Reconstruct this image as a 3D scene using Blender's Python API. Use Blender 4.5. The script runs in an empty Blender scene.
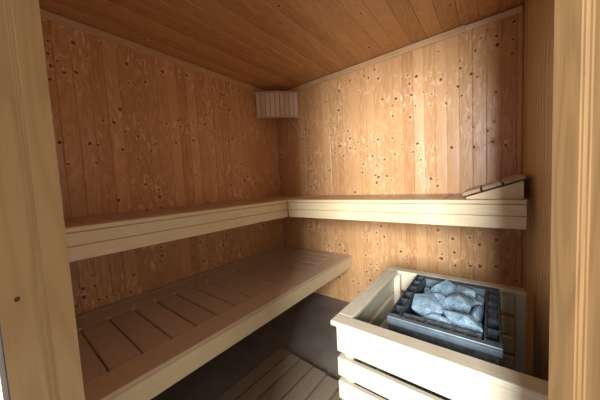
import bpy, bmesh, math, random
from mathutils import Vector, Matrix, Euler
rng = random.Random(7)
scene = bpy.context.scene
COL = scene.collection

# ------------------------------------------------------------------ materials
def ramp(nt, fac, stops):
    n = nt.nodes.new('ShaderNodeValToRGB')
    el = n.color_ramp.elements
    while len(el) > 1: el.remove(el[-1])
    el[0].position = stops[0][0]; el[0].color = (*stops[0][1], 1)
    for p, c in stops[1:]:
        e = el.new(p); e.color = (*c, 1)
    nt.links.new(fac, n.inputs[0])
    return n.outputs[0]

def M(nt, op, a, b=None, c=None, clamp=False):
    n = nt.nodes.new('ShaderNodeMath'); n.operation = op; n.use_clamp = clamp
    for i, v in enumerate((a, b, c)):
        if v is None: continue
        if isinstance(v, (int, float)): n.inputs[i].default_value = v
        else: nt.links.new(v, n.inputs[i])
    return n.outputs[0]

def smooth(nt, v, a, b):      # smoothstep a->b maps to 0->1
    n = nt.nodes.new('ShaderNodeMapRange'); n.interpolation_type = 'SMOOTHSTEP'
    nt.links.new(v, n.inputs[0]); n.inputs[1].default_value = a; n.inputs[2].default_value = b
    return n.outputs[0]

def mix(nt, f, a, b, blend='MIX'):
    n = nt.nodes.new('ShaderNodeMix'); n.data_type = 'RGBA'; n.blend_type = blend
    for i, v in ((0, f), (6, a), (7, b)):
        if isinstance(v, (int, float)): n.inputs[i].default_value = v
        elif isinstance(v, tuple): n.inputs[i].default_value = (*v, 1)
        else: nt.links.new(v, n.inputs[i])
    return n.outputs[2]

def noise(nt, vec, scale, detail=3, rough=.5, dist=0):
    n = nt.nodes.new('ShaderNodeTexNoise'); nt.links.new(vec, n.inputs['Vector'])
    n.inputs['Scale'].default_value = scale; n.inputs['Detail'].default_value = detail
    n.inputs['Roughness'].default_value = rough; n.inputs['Distortion'].default_value = dist
    return n.outputs[0]

def comb(nt, x, y, z):
    n = nt.nodes.new('ShaderNodeCombineXYZ')
    for i, v in enumerate((x, y, z)):
        if isinstance(v, (int, float)): n.inputs[i].default_value = v
        else: nt.links.new(v, n.inputs[i])
    return n.outputs[0]

def base_mat(name):
    m = bpy.data.materials.new(name); m.use_nodes = True
    nt = m.node_tree; b = nt.nodes['Principled BSDF']
    return m, nt, b

def wood(name, axis, light, dark, knots=0.0, cell=.11, rough=.4, var=.25, bump=.25, ring=.35, spots=(), spec=.5, fine=.5, kcol=(.12, .035, .010), gloss_fleck=0.0):
    m, nt, b = base_mat(name)
    g = nt.nodes.new('ShaderNodeNewGeometry')
    s = nt.nodes.new('ShaderNodeSeparateXYZ'); nt.links.new(g.outputs['Position'], s.inputs[0])
    x, y, z = s.outputs
    a, c, l = {'x': (y, z, x), 'y': (x, z, y), 'z': (x, y, z)}[axis]
    at = nt.nodes.new('ShaderNodeAttribute'); at.attribute_name = 'bid'
    bid = at.outputs['Fac']
    l2 = M(nt, 'MULTIPLY_ADD', bid, 37.3, l)
    a2 = M(nt, 'MULTIPLY_ADD', bid, 11.1, a)
    c2 = M(nt, 'MULTIPLY_ADD', bid, 5.7, c)
    # knots
    u = M(nt, 'ADD', a2, c2)
    kv = comb(nt, u, l2, 0.0)
    wob = noise(nt, kv, 60, 2)
    v = nt.nodes.new('ShaderNodeTexVoronoi'); v.voronoi_dimensions = '2D'
    nt.links.new(kv, v.inputs['Vector']); v.inputs['Scale'].default_value = 1 / cell
    sc = nt.nodes.new('ShaderNodeSeparateColor'); nt.links.new(v.outputs['Color'], sc.inputs[0])
    clus = noise(nt, comb(nt, M(nt, 'ADD', a, c), l, 0.0), 3.2, 1)
    present = M(nt, 'LESS_THAN', sc.outputs[0], M(nt, 'MULTIPLY', smooth(nt, clus, .36, .62), knots))
    size = M(nt, 'MULTIPLY_ADD', sc.outputs[1], .85, .35)
    d = M(nt, 'MULTIPLY', v.outputs['Distance'], cell)
    d = M(nt, 'DIVIDE', d, size)
    d = M(nt, 'MULTIPLY_ADD', M(nt, 'SUBTRACT', wob, .5), .018, d)
    core = M(nt, 'MULTIPLY', M(nt, 'SUBTRACT', 1.0, smooth(nt, d, .0065, .0110)), present)
    speck = smooth(nt, noise(nt, comb(nt, u, M(nt, 'MULTIPLY', l2, .6), 0.0), 95, 2, .6), .42, .6)
    halo = M(nt, 'MULTIPLY', M(nt, 'MULTIPLY', speck, present), M(nt, 'SUBTRACT', 1.0, smooth(nt, M(nt, 'MULTIPLY_ADD', M(nt, 'SUBTRACT', noise(nt, kv, 110, 2), .5), .05, d), .010, .038)))
    # grain
    sv = comb(nt, a2, c2, M(nt, 'MULTIPLY', l2, .035))
    fg = noise(nt, sv, 260, 3, .6)
    bv = comb(nt, a2, c2, M(nt, 'MULTIPLY', l2, .12))
    bg = noise(nt, bv, 9, 2, .5)
    t = M(nt, 'MULTIPLY_ADD', halo, .016, bg)
    rings = M(nt, 'MULTIPLY_ADD', M(nt, 'SINE', M(nt, 'MULTIPLY', t, 110.0)), .5, .5)
    rings = M(nt, 'POWER', rings, 1.6)
    f = M(nt, 'ADD', M(nt, 'MULTIPLY', rings, ring), M(nt, 'MULTIPLY', M(nt, 'SUBTRACT', fg, .5), fine))
    wn = nt.nodes.new('ShaderNodeTexWhiteNoise'); wn.noise_dimensions = '1D'; nt.links.new(bid, wn.inputs['W'])
    f = M(nt, 'ADD', f, M(nt, 'MULTIPLY', M(nt, 'SUBTRACT', wn.outputs[0], .3), var), clamp=True)
    col = mix(nt, f, light, dark)
    pale = tuple(min(.92, q * k) for q, k in zip(light, (1.25, 1.4, 1.7)))
    col = mix(nt, M(nt, 'MULTIPLY', halo, .6), col, pale)
    if gloss_fleck:
        fn = noise(nt, comb(nt, u, M(nt, 'MULTIPLY', l2, .35), 0.0), 42, 3, .6, .6)
        fk = M(nt, 'MULTIPLY', smooth(nt, fn, .53, .63), smooth(nt, clus, .40, .62))
        col = mix(nt, M(nt, 'MULTIPLY', fk, gloss_fleck), col, pale)  # pale streaks: gloss on the swirling grain painted as colour
    col = mix(nt, M(nt, 'MULTIPLY', core, .92), col, kcol)
    for (px, py, pz, r) in spots:
        vd = nt.nodes.new('ShaderNodeVectorMath'); vd.operation = 'DISTANCE'
        nt.links.new(comb(nt, x, y, z), vd.inputs[0]); vd.inputs[1].default_value = (px, py, pz)
        sp = M(nt, 'SUBTRACT', 1.0, smooth(nt, M(nt, 'MULTIPLY_ADD', M(nt, 'SUBTRACT', wob, .5), .006, vd.outputs['Value']), r * .6, r))
        col = mix(nt, M(nt, 'MULTIPLY', sp, .97), col, (.035, .014, .006))
    nt.links.new(col, b.inputs['Base Color'])
    rr = M(nt, 'MULTIPLY_ADD', core, .4, M(nt, 'MULTIPLY_ADD', f, .12, rough - .03))
    nt.links.new(rr, b.inputs['Roughness'])
    b.inputs['Specular IOR Level'].default_value = spec
    h = M(nt, 'ADD', M(nt, 'MULTIPLY', fg, .35), M(nt, 'MULTIPLY', halo, .9))
    h = M(nt, 'ADD', h, M(nt, 'MULTIPLY', rings, .12))
    bn = nt.nodes.new('ShaderNodeBump'); bn.inputs['Strength'].default_value = bump; bn.inputs['Distance'].default_value = .004
    nt.links.new(h, bn.inputs['Height']); nt.links.new(bn.outputs[0], b.inputs['Normal'])
    return m

PINE_L, PINE_D = (.73, .42, .195), (.47, .22, .075)
MW = wood('wall_pine', 'z', PINE_L, PINE_D, knots=.80, cell=.080, rough=.33, var=.62, bump=.35, gloss_fleck=.9, fine=.8)
MWR = wood('right_wall_pine_shaded', 'z', (.46, .285, .12), (.31, .165, .055), rough=.4, var=.25, bump=.2)  # plain boards, darker than the rest: shade by the door post in the colour
MC = wood('ceiling_pine', 'y', (.60, .32, .13), (.35, .15, .048), knots=.10, rough=.40, var=.45, fine=1.0, ring=.35, bump=.15)
MTY = wood('trim_pine_lengthwise', 'y', (.62, .37, .18), (.45, .23, .09), rough=.4)
MTX = wood('trim_pine_crosswise', 'x', (.68, .43, .23), (.50, .28, .12), rough=.4)
PALE_L, PALE_D = (.80, .64, .40), (.66, .47, .25)
MBX = wood('bench_spruce_x', 'x', PALE_L, PALE_D, rough=.42, var=.2, ring=.25)
MBY = wood('bench_spruce_y', 'y', PALE_L, PALE_D, rough=.42, var=.2, ring=.25)
MSX = wood('bench_slat_x', 'x', (.60, .45, .32), (.47, .335, .225), rough=.33, var=.5, ring=.25, bump=.15)
MSY = wood('bench_slat_y', 'y', (.50, .32, .19), (.36, .21, .12), rough=.36, var=.5, ring=.25, bump=.15)
MRY = wood('bench_rail_grey_brown', 'y', (.64, .47, .32), (.53, .38, .24), rough=.33, var=.1, ring=.25, bump=.15)  # greyer and darker than the fascia spruce
MGX = wood('guard_spruce_x', 'x', (.66, .59, .44), (.54, .46, .31), knots=.08, cell=.16, rough=.5, var=.2, ring=.3, kcol=(.5, .33, .16))
MGY = wood('guard_spruce_y', 'y', (.66, .59, .44), (.54, .46, .31), knots=.05, cell=.16, rough=.5, var=.2, ring=.3, kcol=(.5, .33, .16))
MGZ = wood('guard_spruce_z', 'z', (.66, .59, .44), (.54, .46, .31), rough=.5, var=.2, ring=.3)
MLAMP = wood('lamp_shade_spruce', 'z', (.90, .76, .58), (.66, .48, .32), rough=.5, var=1.0, ring=.2)
MLR = wood('lamp_rail_spruce', 'x', (.72, .52, .33), (.6, .38, .2), rough=.5, var=.2, ring=.2)
MMAT = wood('duckboard_grey_wood', 'y', (.25, .195, .135), (.16, .12, .08), rough=.55, var=.4, ring=.15)

def plain(name, col, rough=.5, metal=0., nscale=0, namt=.2, bump=0):
    m, nt, b = base_mat(name)
    b.inputs['Base Color'].default_value = (*col, 1); b.inputs['Roughness'].default_value = rough; b.inputs['Metallic'].default_value = metal
    if nscale:
        g = nt.nodes.new('ShaderNodeNewGeometry')
        n = noise(nt, g.outputs['Position'], nscale, 4, .6)
        nt.links.new(mix(nt, smooth(nt, n, .3, .7), tuple(c * (1 - namt) for c in col), tuple(min(1, c * (1 + namt)) for c in col)), b.inputs['Base Color'])
        if bump:
            bn = nt.nodes.new('ShaderNodeBump'); bn.inputs['Strength'].default_value = bump; bn.inputs['Distance'].default_value = .003
            nt.links.new(n, bn.inputs['Height']); nt.links.new(bn.outputs[0], b.inputs['Normal'])
    return m
MFLOOR = plain('floor_grey_screed', (.20, .175, .15), .55, 0, 5, .16, .1)
MPLASTER = plain('outer_wall_plaster', (.42, .41, .40), .8, 0, 40, .04, .1)
MDARK = plain('dark_joint', (.03, .028, .025), .7)
MSTEEL = plain('heater_steel_grey', (.10, .12, .14), .42, .75, 55, .45, .1)
MSTEELB = plain('heater_steel_bright', (.19, .24, .28), .5, .7, 30, .15)
MIRON = plain('heater_dark_iron', (.045, .06, .08), .5, .5, 80, .5, .2)
MLITGAP = plain('lit_gap_white', (.85, .80, .70), .4)
MKNOB = plain('badge_grey', (.4, .45, .5), .4, .5)

def stone_mat():
    m, nt, b = base_mat('sauna_stone_blue_grey')
    g = nt.nodes.new('ShaderNodeTexCoord')
    oi = nt.nodes.new('ShaderNodeObjectInfo')
    n1 = noise(nt, g.outputs['Object'], 22, 5, .65); n2 = noise(nt, g.outputs['Object'], 160, 4, .7)
    f = M(nt, 'ADD', M(nt, 'MULTIPLY', n1, .5), M(nt, 'MULTIPLY', n2, .5))
    c = ramp(nt, f, [(.36, (.08, .13, .17)), (.5, (.25, .375, .47)), (.64, (.50, .68, .80))])
    br = M(nt, 'MULTIPLY_ADD', oi.outputs['Random'], .4, .8)
    mm = nt.nodes.new('ShaderNodeMix'); mm.data_type = 'RGBA'; mm.blend_type = 'MULTIPLY'; mm.inputs[0].default_value = 1
    nt.links.new(c, mm.inputs[6]); cc = nt.nodes.new('ShaderNodeCombineColor')
    for i in range(3): nt.links.new(br, cc.inputs[i])
    nt.links.new(cc.outputs[0], mm.inputs[7]); nt.links.new(mm.outputs[2], b.inputs['Base Color'])
    b.inputs['Roughness'].default_value = .75
    bn = nt.nodes.new('ShaderNodeBump'); bn.inputs['Strength'].default_value = .5; bn.inputs['Distance'].default_value = .004
    nt.links.new(f, bn.inputs['Height']); nt.links.new(bn.outputs[0], b.inputs['Normal'])
    return m
MSTONE = stone_mat()

# ------------------------------------------------------------------ mesh helpers
def new():
    bm = bmesh.new(); bm.faces.layers.float.new('bid'); return bm
def finish_faces(bm, faces, bid):
    L = bm.faces.layers.float['bid']
    for f in faces: f[L] = bid
def box(bm, lo, hi, bev=.002, mat=None, bid=None, seg=1):
    """axis-aligned box lo..hi (optionally transformed by mat) with bevelled edges"""
    t = bmesh.new()
    bmesh.ops.create_cube(t, size=1)
    lo, hi = Vector(lo), Vector(hi); c = (lo + hi) / 2; s = hi - lo
    for v in t.verts: v.co = Vector((v.co.x * s.x, v.co.y * s.y, v.co.z * s.z)) + c
    if bev: bmesh.ops.bevel(t, geom=t.edges[:], offset=min(bev, min(s) * .45), segments=seg, affect='EDGES', profile=.5)
    merge(bm, t, mat, bid)
def merge(bm, t, mat=None, bid=None):
    bid = rng.random() if bid is None else bid
    if mat is not None: bmesh.ops.transform(t, matrix=mat, verts=t.verts)
    L = bm.faces.layers.float['bid']; vm = {}
    for v in t.verts: vm[v] = bm.verts.new(v.co)
    for f in t.faces:
        try: nf = bm.faces.new([vm[v] for v in f.verts]); nf[L] = bid; nf.smooth = f.smooth
        except ValueError: pass
    t.free()
def prism(bm, pts, a, b, axis, bev=0, mat=None, bid=None):
    """extrude 2D outline pts between a and b along axis ('x','y','z')"""
    t = bmesh.new()
    def P(u, v, w): return {'x': (w, u, v), 'y': (u, w, v), 'z': (u, v, w)}[axis]
    A = [t.verts.new(P(u, v, a)) for u, v in pts]; B = [t.verts.new(P(u, v, b)) for u, v in pts]
    n = len(pts); t.faces.new(A[::-1]); t.faces.new(B)
    for i in range(n): t.faces.new((A[i], A[(i + 1) % n], B[(i + 1) % n], B[i]))
    bmesh.ops.recalc_face_normals(t, faces=t.faces[:])
    if bev: bmesh.ops.bevel(t, geom=t.edges[:], offset=bev, segments=2, affect='EDGES', profile=.5)
    merge(bm, t, mat, bid)
def cyl(bm, c, r, h, axis='z', n=16, mat=None, r2=None):
    t = bmesh.new(); bmesh.ops.create_cone(t, cap_ends=True, segments=n, radius1=r, radius2=r if r2 is None else r2, depth=h)
    R = {'z': Matrix(), 'x': Matrix.Rotation(math.pi / 2, 4, 'Y'), 'y': Matrix.Rotation(math.pi / 2, 4, 'X')}[axis]
    bmesh.ops.transform(t, matrix=Matrix.Translation(c) @ R, verts=t.verts)
    merge(bm, t, mat)
def wpos(o):
    p = Vector((0, 0, 0))
    while o: p += o.location; o = o.parent
    return p
def obj(name, bm, mat, parent=None, label=None, cat=None, group=None, kind=None):
    bmesh.ops.recalc_face_normals(bm, faces=bm.faces[:])
    xs = [v.co for v in bm.verts]
    lo = Vector([min(v[i] for v in xs) for i in range(3)]); hi = Vector([max(v[i] for v in xs) for i in range(3)])
    c = Vector(((lo.x + hi.x) / 2, (lo.y + hi.y) / 2, lo.z))
    for v in bm.verts: v.co -= c
    me = bpy.data.meshes.new(name); bm.to_mesh(me); bm.free(); me.materials.append(mat)
    o = bpy.data.objects.new(name, me); COL.objects.link(o)
    if parent: o.parent = parent; o.location = c - wpos(parent)
    else: o.location = c
    for k, v in (('label', label), ('category', cat), ('group', group), ('kind', kind)):
        if v: o[k] = v
    return o
def thing(name, loc, label=None, cat=None, group=None, kind=None):
    o = bpy.data.objects.new(name, None); COL.objects.link(o); o.location = loc; o.empty_display_size = .1
    for k, v in (('label', label), ('category', cat), ('group', group), ('kind', kind)):
        if v: o[k] = v
    return o

# ------------------------------------------------------------------ dimensions
W, H, D = 1.984, 2.10, 2.02
CAM = Vector((1.8423, -2.0066, 1.1319))
RV, FV = Vector((.7852, .6193, 0)), Vector((-.6193, .7852, 0))     # along and across the slanted doorway
def dw(L, d, z): return Vector((CAM.x, CAM.y, 0)) + RV * L + FV * d + Vector((0, 0, z))

# ------------------------------------------------------------------ the room
def panel_profile(length, pitch, start=0.0):
    """list of boards: (u0,u1,tilt)"""
    out = []; u = start
    while u < length - 1e-4:
        u1 = min(u + pitch, length); out.append((u, u1)); u = u1
    return out
def panelled(bm, origin, udir, n, length, height, pitch=.0725, z0=0.0, groove=.004, tilt=.0016, along='z', start=0.0, body=.03, back=None):
    """tongue and groove boards: V-joints are real; udir across the boards, n the room-side normal"""
    L = bm.faces.layers.float['bid']
    if back: box(bm, *back, 0)
    up = Vector((0, 0, 1)) if along == 'z' else Vector((0, 1, 0))
    O = Vector(origin)
    for (a, b) in panel_profile(length, pitch, start):
        e = rng.uniform(-tilt, tilt); bow = rng.uniform(.0, .0007); bid = rng.random()
        w = b - a; g = min(groove, w * .3)
        pr = [(a, -groove), (a + g, e), (a + w * .25, e * .5 + bow), (a + w * .5, bow * 1.3), (a + w * .75, -e * .5 + bow), (b - g, -e), (b, -groove), (b, -body), (a, -body)]
        A = [bm.verts.new(O + udir * u + n * h + up * z0) for u, h in pr]
        B = [bm.verts.new(O + udir * u + n * h + up * (z0 + height)) for u, h in pr]
        k = len(pr)
        for i in range(k):
            f = bm.faces.new((A[i], A[(i + 1) % k], B[(i + 1) % k], B[i])); f[L] = bid
        f = bm.faces.new(A[::-1]); f[L] = bid
        f = bm.faces.new(B); f[L] = bid
X, Y, Z = Vector((1, 0, 0)), Vector((0, 1, 0)), Vector((0, 0, 1))
bm = new(); panelled(bm, (0, -D, 0), Y, X, D, H, groove=.003, back=((-.08, -D - .08, 0), (-.03, .08, H + .08))); obj('wall_left', bm, MW, kind='structure')
bm = new(); panelled(bm, (0, 0, 0), X, -Y, W, H, groove=.003, back=((-.03, .03, 0), (W + .03, .08, H + .08))); obj('wall_back', bm, MW, kind='structure')
pr_in, pl_in = dw(.44, .352, 0), dw(-.41, .352, 0)
yR = CAM.y + (W - CAM.x - FV.x * .352) / RV.x * RV.y + FV.y * .352   # where the slanted wall meets the right wall
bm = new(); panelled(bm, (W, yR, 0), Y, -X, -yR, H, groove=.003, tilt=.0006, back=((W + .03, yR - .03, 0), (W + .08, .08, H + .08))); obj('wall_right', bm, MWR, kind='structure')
tL = (-D - CAM.y - FV.y * .352) / RV.y
xF = CAM.x + RV.x * tL + FV.x * .352
bm = new(); panelled(bm, (0, -D, 0), X, Y, xF, H, groove=.003, back=((-.03, -D - .08, 0), (xF - .02, -D - .03, H + .08))); obj('wall_front', bm, MW, kind='structure')
# slanted entrance wall: piers at both jambs and the piece over the door
TOPD = 1.94
bm = new()
for a, b, z0, h in ((tL, -.377, 0, H), (.400, (W - CAM.x - FV.x * .352) / RV.x, 0, H), (-.377, .400, TOPD + .05, H - TOPD - .05)):
    panelled(bm, dw(a, .352, 0), RV, FV, b - a, h, z0=z0, body=.02)
obj('wall_entrance', bm, MW, kind='structure')
bm = new(); box(bm, (-.04, -D - .04, -.04), (W + .04, .04, 0), 0); obj('floor', bm, MFLOOR, kind='structure')
bm = new()
panelled(bm, (.020, -D, H), X, -Z, W - .02, D, pitch=.0975, along='y', tilt=.0008, groove=.003, back=((-.03, -D - .03, H + .03), (W + .03, .03, H + .08)))
panelled(bm, (0, -D, H), X, -Z, .020, D, pitch=.0975, along='y', tilt=.0003)
obj('ceiling', bm, MC, kind='structure')
# outside face of the cabin and the floor of the room beyond the doorway
bm = new()
for a, b, z0, z1 in ((-1.3, -.396, 0, 2.3), (.42, 1.0, 0, 2.3), (-.396, .42, TOPD + .06, 2.3)):
    t = bmesh.new(); bmesh.ops.create_cube(t, size=1)
    vs = [dw(a, .300, z0), dw(b, .300, z0), dw(b, .318, z0), dw(a, .318, z0)]
    t.free(); t = bmesh.new()
    lo = [t.verts.new(v) for v in vs]; hi = [t.verts.new(v + Z * (z1 - z0)) for v in vs]
    t.faces.new(lo[::-1]); t.faces.new(hi)
    for i in range(4): t.faces.new((lo[i], lo[(i + 1) % 4], hi[(i + 1) % 4], hi[i]))
    merge(bm, t)
obj('wall_outside', bm, MPLASTER, kind='structure')
# door frame with a rebate, slanted across the corner
DF = thing('door_1', dw(0, .31, 0), kind='structure')
def jamb(bm, s, edge, z0, z1):
    # outline in (L,d): inner land then a 10 mm rebate towards the outside
    ST = .006 if s < 0 else .010
    pts = [(edge, .350), (edge, .312), (edge + s * ST, .3115), (edge + s * ST, .255), (edge + s * .040, .255), (edge + s * .040, .350)]
    if s < 0:
        pts = [(edge, .350), (edge, .312), (edge - ST, .3115), (edge - ST, .2665), (edge - ST - .0012, .2685), (edge - ST - .0012, .320), (edge - .040, .320), (edge - .040, .350)]
    t = bmesh.new()
    A = [t.verts.new(dw(L, d, z0)) for L, d in pts]; B = [t.verts.new(dw(L, d, z1)) for L, d in pts]
    n = len(pts); t.faces.new(A); t.faces.new(B[::-1])
    for i in range(n): t.faces.new((A[i], A[(i + 1) % n], B[(i + 1) % n], B[i]))
    bmesh.ops.recalc_face_normals(t, faces=t.faces[:])
    bmesh.ops.bevel(t, geom=[e for e in t.edges if abs(e.verts[0].co.z - e.verts[1].co.z) > .5], offset=.0025, segments=2, affect='EDGES')
    merge(bm, t)
kn = dw(-.343, .285, 1.012)
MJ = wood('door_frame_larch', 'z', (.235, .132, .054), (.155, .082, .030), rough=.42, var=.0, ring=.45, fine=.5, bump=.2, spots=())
MJL = wood('door_frame_larch_knotted', 'z', (.42, .255, .11), (.30, .165, .06), rough=.42, var=.0, ring=.35, fine=.4, bump=.2, spots=((kn.x, kn.y, kn.z, .0036),))
bm = new(); jamb(bm, -1, -.337, 0, TOPD); obj('jamb', bm, MJL, DF, label='paler left upright of the door frame with a dark knot')
bm = new(); jamb(bm, 1, .358, 0, TOPD); obj('jamb', bm, MJ, DF, label='warmer brown right upright of the door frame')
bm = new()
t = bmesh.new(); vs = [dw(-.347, .272, TOPD), dw(.398, .272, TOPD), dw(.398, .350, TOPD), dw(-.347, .350, TOPD)]
lo = [t.verts.new(v) for v in vs]; hi = [t.verts.new(v + Z * .05) for v in vs]
t.faces.new(lo[::-1]); t.faces.new(hi)
for i in range(4): t.faces.new((lo[i], lo[(i + 1) % 4], hi[(i + 1) % 4], hi[i]))
merge(bm, t); obj('header', bm, MJ, DF)
bm = new()
for a, b in ((-.3958, -.3450), (.3985, .4195)):  # dark strip filling the gap on each side of the frame
    t = bmesh.new(); vs = [dw(a, .306, 0), dw(b, .306, 0), dw(b, .3185, 0), dw(a, .3185, 0)]
    lo = [t.verts.new(v) for v in vs]; hi = [t.verts.new(v + Z * TOPD) for v in vs]
    t.faces.new(lo[::-1]); t.faces.new(hi)
    for i in range(4): t.faces.new((lo[i], lo[(i + 1) % 4], hi[(i + 1) % 4], hi[i]))
    merge(bm, t)
obj('joint_strip', bm, MDARK, DF, label='dark joint between frame and outer wall')

# cornice strips under the ceiling
def cove(s=1.0):
    return [(0, 0), (.024 * s, 0), (.024 * s, -.006), (.017 * s, -.016), (.011 * s, -.024), (.006 * s, -.034), (0, -.036)]
bm = new(); prism(bm, [(.0005 + u, H - .004 + v) for u, v in cove()], -D + .002, -.002, 'y'); obj('trim_1', bm, MTY, kind='structure')
bm = new(); prism(bm, [(-.0015 - u, H - .004 + v) for u, v in cove()], .026, 1.70, 'x'); obj('trim_2', bm, MTX, kind='structure')
bm = new(); prism(bm, [(-.0015 - u * .7, H - .007 + v * .85) for u, v in cove()], 1.703, W - .004, 'x'); obj('trim_3', bm, MTX, kind='structure')

# ------------------------------------------------------------------ benches
def slat_x(x0, x1, y0, y1, z0, z1, bev=.0035):      # a slat lying along x
    bm = new(); box(bm, (x0, y0, z0), (x1, y1, z1), bev, seg=2); return bm
ZU = .990
# upper bench on the left
T = thing('upper_bench', (.28, -1.0, ZU - .115), 'pale high bench along the left wall, above the low slatted bench', 'bench')
bm = new(); box(bm, (.536, -D + .012, ZU - .115), (.560, -.545, ZU - .056), .003); obj('fascia_board', bm, MBY, T)
bm = new(); box(bm, (.538, -D + .012, ZU - .0545), (.562, -.545, ZU - .002), .003); obj('fascia_board', bm, MBY, T)
bm = new(); box(bm, (.488, -D + .012, ZU), (.568, -.006, ZU + .020), .004, seg=2); obj('front_rail', bm, MBY, T)
bm = new()
for xx in (.06, .44):
    bm = new(); box(bm, (xx, -D + .012, ZU - .07), (xx + .035, -.012, ZU - .001), .002); obj('bearer', bm, MBY, T)
y = -D + .02
while y < -.03:
    y1 = min(y + .112, -.012)
    obj('slat', slat_x(.010, .484, y, y1, ZU, ZU + .020), MSX, T); y += .118
# upper bench on the back wall
T = thing('upper_bench', (1.26, -.27, ZU - .115), 'pale high bench across the back wall, holding the slatted headrest', 'bench')
bm = new(); box(bm, (.566, -.545, ZU - .115), (1.962, -.521, ZU - .056), .003); obj('fascia_board', bm, MBX, T)
bm = new(); box(bm, (.566, -.547, ZU - .0545), (1.962, -.523, ZU - .002), .003); obj('fascia_board', bm, MBX, T)
bm = new(); box(bm, (.572, -.553, ZU), (1.962, -.473, ZU + .020), .004, seg=2); obj('front_rail', bm, MBX, T)
bm = new()
for yy in (-.44, -.06):
    bm = new(); box(bm, (.572, yy - .035, ZU - .07), (1.957 if yy < -.3 else 1.979, yy, ZU - .001), .002); obj('bearer', bm, MBX, T)
x = .576
while x < 1.95:
    x1 = min(x + .112, 1.97)
    bm = new(); box(bm, (x, -.469, ZU), (x1, -.010, ZU + .020), .0035, seg=2); obj('slat', bm, MSY, T); x += .118
# lower bench
ZL = .458
T = thing('lower_bench', (.41, -1.0, ZL - .11), 'low slatted bench running along the left wall just above the floor', 'bench')
bm = new(); box(bm, (.802, -D + .012, ZL - .112), (.826, -.006, ZL - .022), .003); obj('fascia_board', bm, MBY, T)
bm = new(); box(bm, (.690, -D + .012, ZL - .020), (.828, -.006, ZL), .004, seg=2); obj('front_rail', bm, MRY, T)
bm = new(); box(bm, (.060, -D + .012, ZL - .020), (.196, -.006, ZL), .004, seg=2); obj('back_rail', bm, MRY, T)
bm = new(); box(bm, (.006, -D + .012, ZL - .020), (.054, -.006, ZL + .004), .003, seg=2); obj('wall_strip', bm, MRY, T)
bm = new()
for xx in (.03, .175, .66):
    bm = new(); box(bm, (xx, -D + .012, ZL - .075), (xx + .045, -.012, ZL - .0215), .002); obj('bearer', bm, MBY, T)
y = -2.013 + .0
k0 = -1.659
ys = [k0 + .1182 * i for i in range(-3, 15)]
for a in ys:
    b = a + .1182 - .006
    if a > -.05: break
    b = min(b, -.008)
    t = bmesh.new(); bmesh.ops.create_cube(t, size=1)
    for v in t.verts: v.co = Vector(((.2010 + .686) / 2 + v.co.x * (.686 - .2010), (a + .003 + b + .003) / 2 + v.co.y * (b - a), ZL - .011 + v.co.z * .020))
    vert = [e for e in t.edges if abs(e.verts[0].co.z - e.verts[1].co.z) > .01]
    bmesh.ops.bevel(t, geom=vert, offset=.006, segments=3, affect='EDGES')
    top = [e for e in t.edges if e.verts[0].co.z > ZL - .002 and e.verts[1].co.z > ZL - .002]
    bmesh.ops.bevel(t, geom=top, offset=.003, segments=2, affect='EDGES')
    bm = new(); merge(bm, t); obj('slat', bm, MSX, T)

bm = new(); box(bm, (.1966, -D + .012, ZL - .012), (.1996, -.010, ZL - .001), 0); obj('lit_slit_strip', bm, MLR, T, label='thin pale strip standing in for the lit slit between back rail and slats')  # added pale strip: brightness of the lit slit put into colour
for a in ys:  # added whitish discs imitate light caught in the gap ends
    if -1.8 < a < -.05:
        bm = new(); cyl(bm, (.200, a, ZL - .001), .0075, .008, 'z', 12); obj('lit_gap_end', bm, MLITGAP, T, label='small whitish disc standing in for the lit back end of a slat gap')

# ------------------------------------------------------------------ headrest on the back bench
T = thing('headrest', (1.84, -.28, ZU + .020), 'wedge-shaped slatted wooden headrest lying at the right end of the back bench', 'headrest')
zb = ZU + .0205
y0h, y1h = -.505, -.030
for yy in (y0h + .012, y1h - .032):
    bm = new(); prism(bm, [(1.735, zb), (1.955, zb), (1.955, zb + .083), (1.735, zb + .009)], yy, yy + .02, 'y', .001); obj('side_board', bm, MBX, T)
ang = math.atan2(.085, .25)
for i in range(3):
    x0 = 1.722 + i * .082
    bm = new(); box(bm, (0, y0h, 0), (.081, y1h, .020), .004, seg=2, mat=Matrix.Translation((x0, 0, zb + .012 + (x0 - 1.722) * .335)) @ Matrix.Rotation(-ang, 4, 'Y'))
    obj('slat', bm, MSY, T)

# ------------------------------------------------------------------ corner lamp shade
T = thing('corner_lamp_shade', (.17, -.17, 1.785), 'slatted wooden lamp shade fixed high in the corner under the ceiling', 'lamp shade')
A0, B0 = Vector((.004, -.325, 0)), Vector((.325, -.004, 0))
U = (B0 - A0).normalized(); N = Vector((.7071, -.7071, 0)); Lw = (B0 - A0).length
bm = new()
for z0, ext in ((1.792, .0), (2.030, .0)):
    n = 12; ins, out = [], []
    for i in range(n + 1):
        s = i / n; c = A0 + U * (Lw * s) + N * (.030 * math.sin(math.pi * s))
        out.append(c + N * .008); ins.append(c - N * .014)
    t = bmesh.new()
    for (P0, P1, Q0, Q1) in zip(out, out[1:], ins, ins[1:]):
        vs = [t.verts.new(p + Z * zz) for zz in (z0, z0 + .013) for p in (P0, P1, Q1, Q0)]
        for f in ((3, 2, 1, 0), (4, 5, 6, 7), (0, 1, 5, 4), (2, 3, 7, 6), (1, 2, 6, 5), (3, 0, 4, 7)): t.faces.new([vs[q] for q in f])
    merge(bm, t); obj('rail', bm, MLR, T); bm = new()
bm.free()
ns = 9
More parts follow.
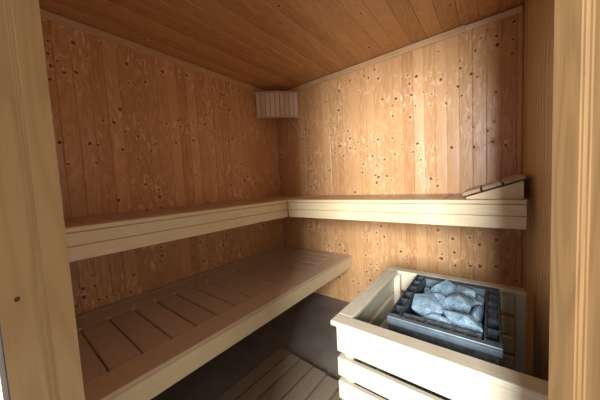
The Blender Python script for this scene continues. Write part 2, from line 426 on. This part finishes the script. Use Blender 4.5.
for i in range(ns):
    s = (i + .5) / ns; s = .045 + s * .91
    c = A0 + U * (Lw * s) + N * (.030 * math.sin(math.pi * s) + (.005 if i % 2 else .0) - .006)
    R = Matrix.Translation(c + Z * 1.8055) @ Matrix.Rotation(math.atan2(U.y, U.x) , 4, 'Z')
    wd = Lw * .91 / ns * .5 - .0025
    bm = new(); box(bm, (-wd, -.003, 0), (wd, .003, .2240), .001, mat=R); obj('slat', bm, MLAMP, T)
bm = new(); prism(bm, [(0, 0), (.05, 0), (.036, .010), (.014, .010)], 0, .008, 'y', mat=Matrix.Translation(A0 + U * (Lw * .5 - .025) + N * .024 + Z * 2.0435) @ Matrix.Rotation(math.atan2(U.y, U.x), 4, 'Z'))
obj('hanging_bracket', bm, MLR, T)

# ------------------------------------------------------------------ heater guard
T = thing('heater_guard', (1.66, -.89, 0), 'open-topped guard fence of pale boards around the sauna heater', 'guard')
GX0, GX1, GY0, GY1, GZ = 1.347, 1.962, -1.230, -.520, .600
zr = GZ - .020
bm = new(); box(bm, (GX0, GY0, zr), (GX1, GY0 + .062, GZ), .004, seg=2); obj('top_rail', bm, MGX, T)
bm = new(); box(bm, (GX0, GY1 - .055, zr), (GX1, GY1, GZ), .004, seg=2); obj('top_rail', bm, MGX, T)
bm = new(); box(bm, (GX0, GY0 + .0625, zr), (GX0 + .064, GY1 - .0555, GZ), .004, seg=2); obj('top_rail', bm, MGY, T)
levels = [(.478, .579), (.380, .453), (.285, .358), (.190, .263), (.095, .168)]
for z0, z1 in levels:
    bm = new(); box(bm, (GX0 + .041, GY0 + .010, z0), (GX1, GY0 + .030, z1), .002); obj('board', bm, MGX, T)
    bm = new(); box(bm, (GX0 + .041, GY1 - .034, z0), (GX1 - .04, GY1 - .014, z1), .002); obj('board', bm, MGX, T)
    bm = new(); box(bm, (GX0 + .020, GY0 + .010, z0), (GX0 + .040, GY1 - .012, z1), .002); obj('board', bm, MGY, T)
for px, py in ((GX0 + .0415, GY0 + .031), (GX0 + .0415, GY1 - .070), (GX1 - .036, GY0 + .031), (GX1 - .038, GY1 - .070)):
    bm = new(); box(bm, (px, py, 0), (px + .035, py + .035, zr - .001), .002); obj('post', bm, MGZ, T)

# ------------------------------------------------------------------ heater
HX0, HX1, HY0, HY1, HZ = 1.516, 1.868, -1.083, -.600, .600
T = thing('sauna_heater', ((HX0 + HX1) / 2, (HY0 + HY1) / 2, 0), 'grey steel sauna heater heaped with stones inside the board guard', 'heater')
bm = new()
box(bm, (HX0 + .006, HY0 + .006, .12), (HX1 - .006, HY0 + .016, HZ - .012), .003)
box(bm, (HX0 + .006, HY1 - .012, .12), (HX1 - .006, HY1 - .006, HZ - .012), .002)
box(bm, (HX0 + .004, HY0 + .016, .12), (HX0 + .010, HY1 - .012, HZ - .075), .002)
box(bm, (HX1 - .010, HY0 + .016, .12), (HX1 - .004, HY1 - .012, HZ - .075), .002)
obj('body', bm, MSTEEL, T)
bm = new(); box(bm, (HX0, HY0, HZ - .012), (HX1, HY0 + .022, HZ), .003, seg=2)
box(bm, (HX0, HY0 - .001, HZ - .030), (HX1, HY0 + .004, HZ - .011), .002); obj('front_lip', bm, MSTEELB, T)
bm = new(); box(bm, (HX0 + .050, HY0 + .046, HZ - .014), (HX1 - .052, HY0 + .054, HZ + .004), .002)
box(bm, (HX0 + .050, HY0 + .024, HZ - .010), (HX1 - .052, HY0 + .030, HZ - .003), .002)
nx = 7
for i in range(nx):
    xx = HX0 + .055 + (HX1 - HX0 - .115) * i / (nx - 1); box(bm, (xx - .006, HY0 + .024, HZ - .009), (xx + .006, HY0 + .050, HZ - .001), .001)
obj('front_grate', bm, MSTEEL, T, label='perforated strip behind the front lip')
bm = new(); box(bm, (HX0 + .048, HY1 - .018, HZ - .045), (HX1 - .050, HY1 - .012, HZ + .001), .002)
box(bm, (HX0 + .048, HY1 - .030, HZ - .004), (HX1 - .050, HY1 - .011, HZ + .002), .001); obj('back_lip', bm, MSTEELB, T)
bm = new(); box(bm, (HX0 + .001, HY1 + .0005, HZ - .075), (HX1 - .001, HY1 + .008, HZ + .004), .002); obj('back_bar', bm, MSTEEL, T)
for side, x0, x1 in ((0, HX0, HX0 + .046), (1, HX1 - .048, HX1)):
    bm = new()
    box(bm, (x0, HY0 + .022, HZ - .075), (x0 + .008, HY1, HZ + .004), .002)
    box(bm, (x1 - .008, HY0 + .022, HZ - .075), (x1, HY1, HZ + .004), .002)
    n = 6
    for i in range(n + 1):
        yy = HY0 + .022 + (HY1 - HY0 - .030) * i / n
        box(bm, (x0 + .008, yy, HZ - .040), (x1 - .008, yy + .008, HZ + .002), .001)
    obj('side_grille', bm, MSTEEL if side == 0 else MSTEEL, T)
    for i in range(n):
        bm = new()
        yy = HY0 + .034 + (HY1 - HY0 - .030) * i / n
        if side == 1 and i >= 2:
            box(bm, (x0 + .010, yy + .006, HZ - .026), (x1 - .010, yy + .062, HZ - .022), .001)
        else: box(bm, (x0 + .010, yy, HZ - .072), (x1 - .010, yy + .066, HZ - .068), .001)
        obj('cell_plate', bm, MSTEELB if side == 1 else MIRON, T)  # lighter plates on the right: added for light reflected in the grille cells
bm = new(); box(bm, (HX0 + .047, HY0 + .055, HZ - .115), (HX1 - .049, HY1 - .020, HZ - .104), .001); obj('stone_tray', bm, MIRON, T)
bm = new(); cyl(bm, (HX1 - .022, HY0 + .0035, HZ - .060), .006, .006, 'y'); obj('badge', bm, MKNOB, T, label='small round mark near the right end of the front panel')
for a in (HX0 + .02, HX1 - .05):
    for b_ in (HY0 + .03, HY1 - .06):
        bm = new(); box(bm, (a, b_, 0), (a + .03, b_ + .03, .121), .002); obj('leg', bm, MIRON, T)

# stones: (x, y, z centre, sx, sy, sz, rotz, tilt, label)
def stone(x, y, z, sx, sy, sz, rz, tx, ty, label, seed):
    r = random.Random(seed); t = bmesh.new()
    for k in range(13):
        th = r.uniform(0, 2 * math.pi); ph = math.acos(r.uniform(-1, 1)); q = r.uniform(.86, 1.06)
        t.verts.new(Vector((math.cos(th) * math.sin(ph), math.sin(th) * math.sin(ph), math.cos(ph))) * q)
    bmesh.ops.convex_hull(t, input=t.verts[:])
    for v in [v for v in t.verts if not v.link_faces]: t.verts.remove(v)
    bmesh.ops.bevel(t, geom=t.edges[:], offset=.06, segments=2, affect='EDGES', profile=.5, clamp_overlap=True)
    bmesh.ops.triangulate(t, faces=[f for f in t.faces if len(f.verts) > 4])
    for f in t.faces: f.smooth = True
    S = Matrix.Diagonal((sx / 2, sy / 2, sz / 2, 1))
    Rm = Euler((tx, ty, rz)).to_matrix().to_4x4()
    bmesh.ops.transform(t, matrix=Matrix.Translation((x, y, z)) @ Rm @ S, verts=t.verts)
    bm = new(); merge(bm, t)
    for f in bm.faces: f.smooth = True
    return obj('sauna_stone', bm, MSTONE, None, label, 'stone', 'stones heaped on the sauna heater')
STONES = [
 (1.632, -.592, .560, .165, .150, .085, .3, .40, -.2, 'large pale wedge-shaped stone at the back of the heater, left of centre'),
 (1.722, -.580, .553, .150, .110, .075, -.2, .35, .15, 'broad pale stone at the back of the heater, right of the wedge-shaped stone'),
 (1.592, -.800, .556, .160, .180, .085, .5, .20, -.10, 'largest pale stone by the left grille, in front of the curved ridge stone'),
 (1.652, -.725, .548, .080, .190, .085, .85, .2, .3, 'curved ridge-like stone leaning on the largest left stone'),
 (1.728, -.735, .565, .150, .140, .085, -.4, .3, .1, 'large rounded stone in the centre right of the heap'),
 (1.764, -.862, .556, .105, .190, .080, .75, .15, .25, 'long pointed stone slanting towards the front right corner of the heater'),
 (1.775, -.640, .548, .085, .090, .085, .4, .2, .2, 'medium stone at the back right, behind the large rounded stone'),
 (1.800, -.735, .538, .065, .150, .085, -.2, .0, .2, 'narrow upright stone against the right grille, halfway back'),
 (1.650, -.893, .540, .135, .075, .065, -.25, .1, .0, 'flat low stone at the middle of the front edge'),
 (1.702, -.928, .540, .085, .045, .045, -.2, .2, .0, 'small pale sliver of stone right at the front grate'),
 (1.600, -.912, .528, .085, .055, .050, .2, .1, .1, 'small dark stone at the front, left of the flat low stone'),
 (1.560, -.670, .530, .055, .110, .070, .1, .1, .1, 'small dark stone by the left grille, between the wedge-shaped and the largest stone'),
 (1.668, -.650, .535, .080, .080, .070, .6, .1, -.1, 'half-hidden stone below the two broad back stones'),
 (1.800, -.550, .525, .055, .080, .060, .2, .2, .1, 'small stone in the back right corner of the heater'),
 (1.558, -.910, .520, .040, .060, .055, .2, .0, .1, 'small stone in the front left corner of the heater'),
 (1.803, -.915, .520, .040, .060, .055, -.1, .1, .1, 'small stone in the front right corner of the heater'),
 (1.560, -.535, .525, .050, .070, .060, .0, .1, .1, 'small stone in the back left corner of the heater'),
 (1.803, -.825, .520, .045, .080, .060, .1, .0, .1, 'sunken stone against the right grille beside the long pointed stone'),
]
for i, s in enumerate(STONES):
    x, y_, z, sx, sy, sz, rz, tx, ty, lab = s
    k = .919
    stone(CAM.x + (x - CAM.x) * k, CAM.y + (y_ + .006 - CAM.y) * k, CAM.z + (z - .026 - CAM.z) * k, sx * .97, sy * .95, sz, rz, tx, ty, lab, 100 + i)
# lower layer, seen only in the chinks
low = []
for i in range(4):
    for j in range(5):
        if (i + j) % 1 == 0: low.append((1.592 + i * .065, -1.000 + j * .082))
for k, (x, y_) in enumerate(low):
    o = stone(x, y_, HZ - .080, .058, .070, .044, k * .7, 0, 0, 'dark stone of the lower layer showing only in the chinks of the heap', 300 + k)

# keep the heap inside the basket, then lift stones that sink into their neighbours
from mathutils.bvhtree import BVHTree
def tree(o):
    me = o.data
    return BVHTree.FromPolygons([v.co + o.location for v in me.vertices], [tuple(p.vertices) for p in me.polygons])
heap = [o for o in COL.objects if o.name.startswith('sauna_stone')]
LO = (HX0 + .049, HY0 + .057, HZ - .103); HI = (HX1 - .051, HY1 - .032, 9)
for o in heap:
    for i in range(3):
        vals = [v.co[i] for v in o.data.vertices]; a, b = min(vals), max(vals)
        if a + o.location[i] < LO[i]: o.location[i] = LO[i] - a
        elif b + o.location[i] > HI[i]: o.location[i] = HI[i] - b
placed = []
for o in sorted(heap, key=lambda o: o.location.z):
    for step in range(5):
        T_ = tree(o)
        if not any(T_.overlap(p) for p in placed): break
        if step < 4: o.location.z += .002
    placed.append(tree(o))

# ------------------------------------------------------------------ duckboard
T = thing('duckboard', (.98, -1.35, 0), 'dark grooved wooden duckboard lying on the floor between bench and heater guard', 'floor mat')
sl = [(.700, .782), (.793, .873), (.884, .975), (.986, 1.077), (1.088, 1.180), (1.191, 1.283)]
fy = [-.862, -.872, -.878, -.884, -.892, -.905]
for (a, b), f in zip(sl, fy):
    bm = new(); pts = []
    n = 9; w = (b - a) / n
    pts = [(a, .014), (b, .014)]
    top = []
    for i in range(n):
        top += [(a + w * i + .0012, .030 if 0 < i else .029), (a + w * (i + 1) - .0012, .030 if i < n - 1 else .029)]
        if i < n - 1: top += [(a + w * (i + 1), .0285)]
    pts = pts + top[::-1]
    prism(bm, pts, -1.90, f, 'y'); obj('slat', bm, MMAT, T)
bm = new()
for yy in (-.96, -1.38, -1.80):
    bm = new(); box(bm, (.705, yy - .02, 0), (1.278, yy + .02, .0138), .001); obj('batten', bm, MMAT, T)
T.rotation_euler = (0, 0, math.radians(-.8))

# ------------------------------------------------------------------ light, world, camera
w = bpy.data.worlds.new('World'); scene.world = w; w.use_nodes = True
bg = w.node_tree.nodes['Background']; bg.inputs[0].default_value = (.97, .97, .96, 1); bg.inputs[1].default_value = .44
def area(name, loc, target, sx, sy, power, col):
    L = bpy.data.lights.new(name, 'AREA'); L.shape = 'RECTANGLE'; L.size = sx; L.size_y = sy; L.energy = power; L.color = col
    o = bpy.data.objects.new(name, L); COL.objects.link(o); o.location = loc
    o.rotation_euler = (Vector(target) - Vector(loc)).to_track_quat('-Z', 'Y').to_euler()
    return o
area('window_daylight', (2.42, -4.6, 1.8), (1.5, -1.0, 1.0), 0.9, 1.3, 185, (.93, .97, 1.0))
cam = bpy.data.cameras.new('camera'); co = bpy.data.objects.new('camera', cam); COL.objects.link(co)
cam.sensor_width = 36; cam.lens = 36 * 245.04 / 600; cam.clip_start = .01
yaw, pitch, roll = .6679, .0659, -.0518
f = Vector((-math.sin(yaw) * math.cos(pitch), math.cos(yaw) * math.cos(pitch), -math.sin(pitch)))
r = Vector((math.cos(yaw), math.sin(yaw), 0)); u = r.cross(f)
r2 = r * math.cos(roll) + u * math.sin(roll); u2 = u * math.cos(roll) - r * math.sin(roll)
m = Matrix((r2, u2, -f)).transposed().to_4x4(); m.translation = CAM
co.matrix_world = m
scene.camera = co
vs = scene.view_settings
vs.view_transform = 'Standard'; vs.look = 'None'; vs.gamma = 1; vs.use_curve_mapping = False; vs.exposure = .95
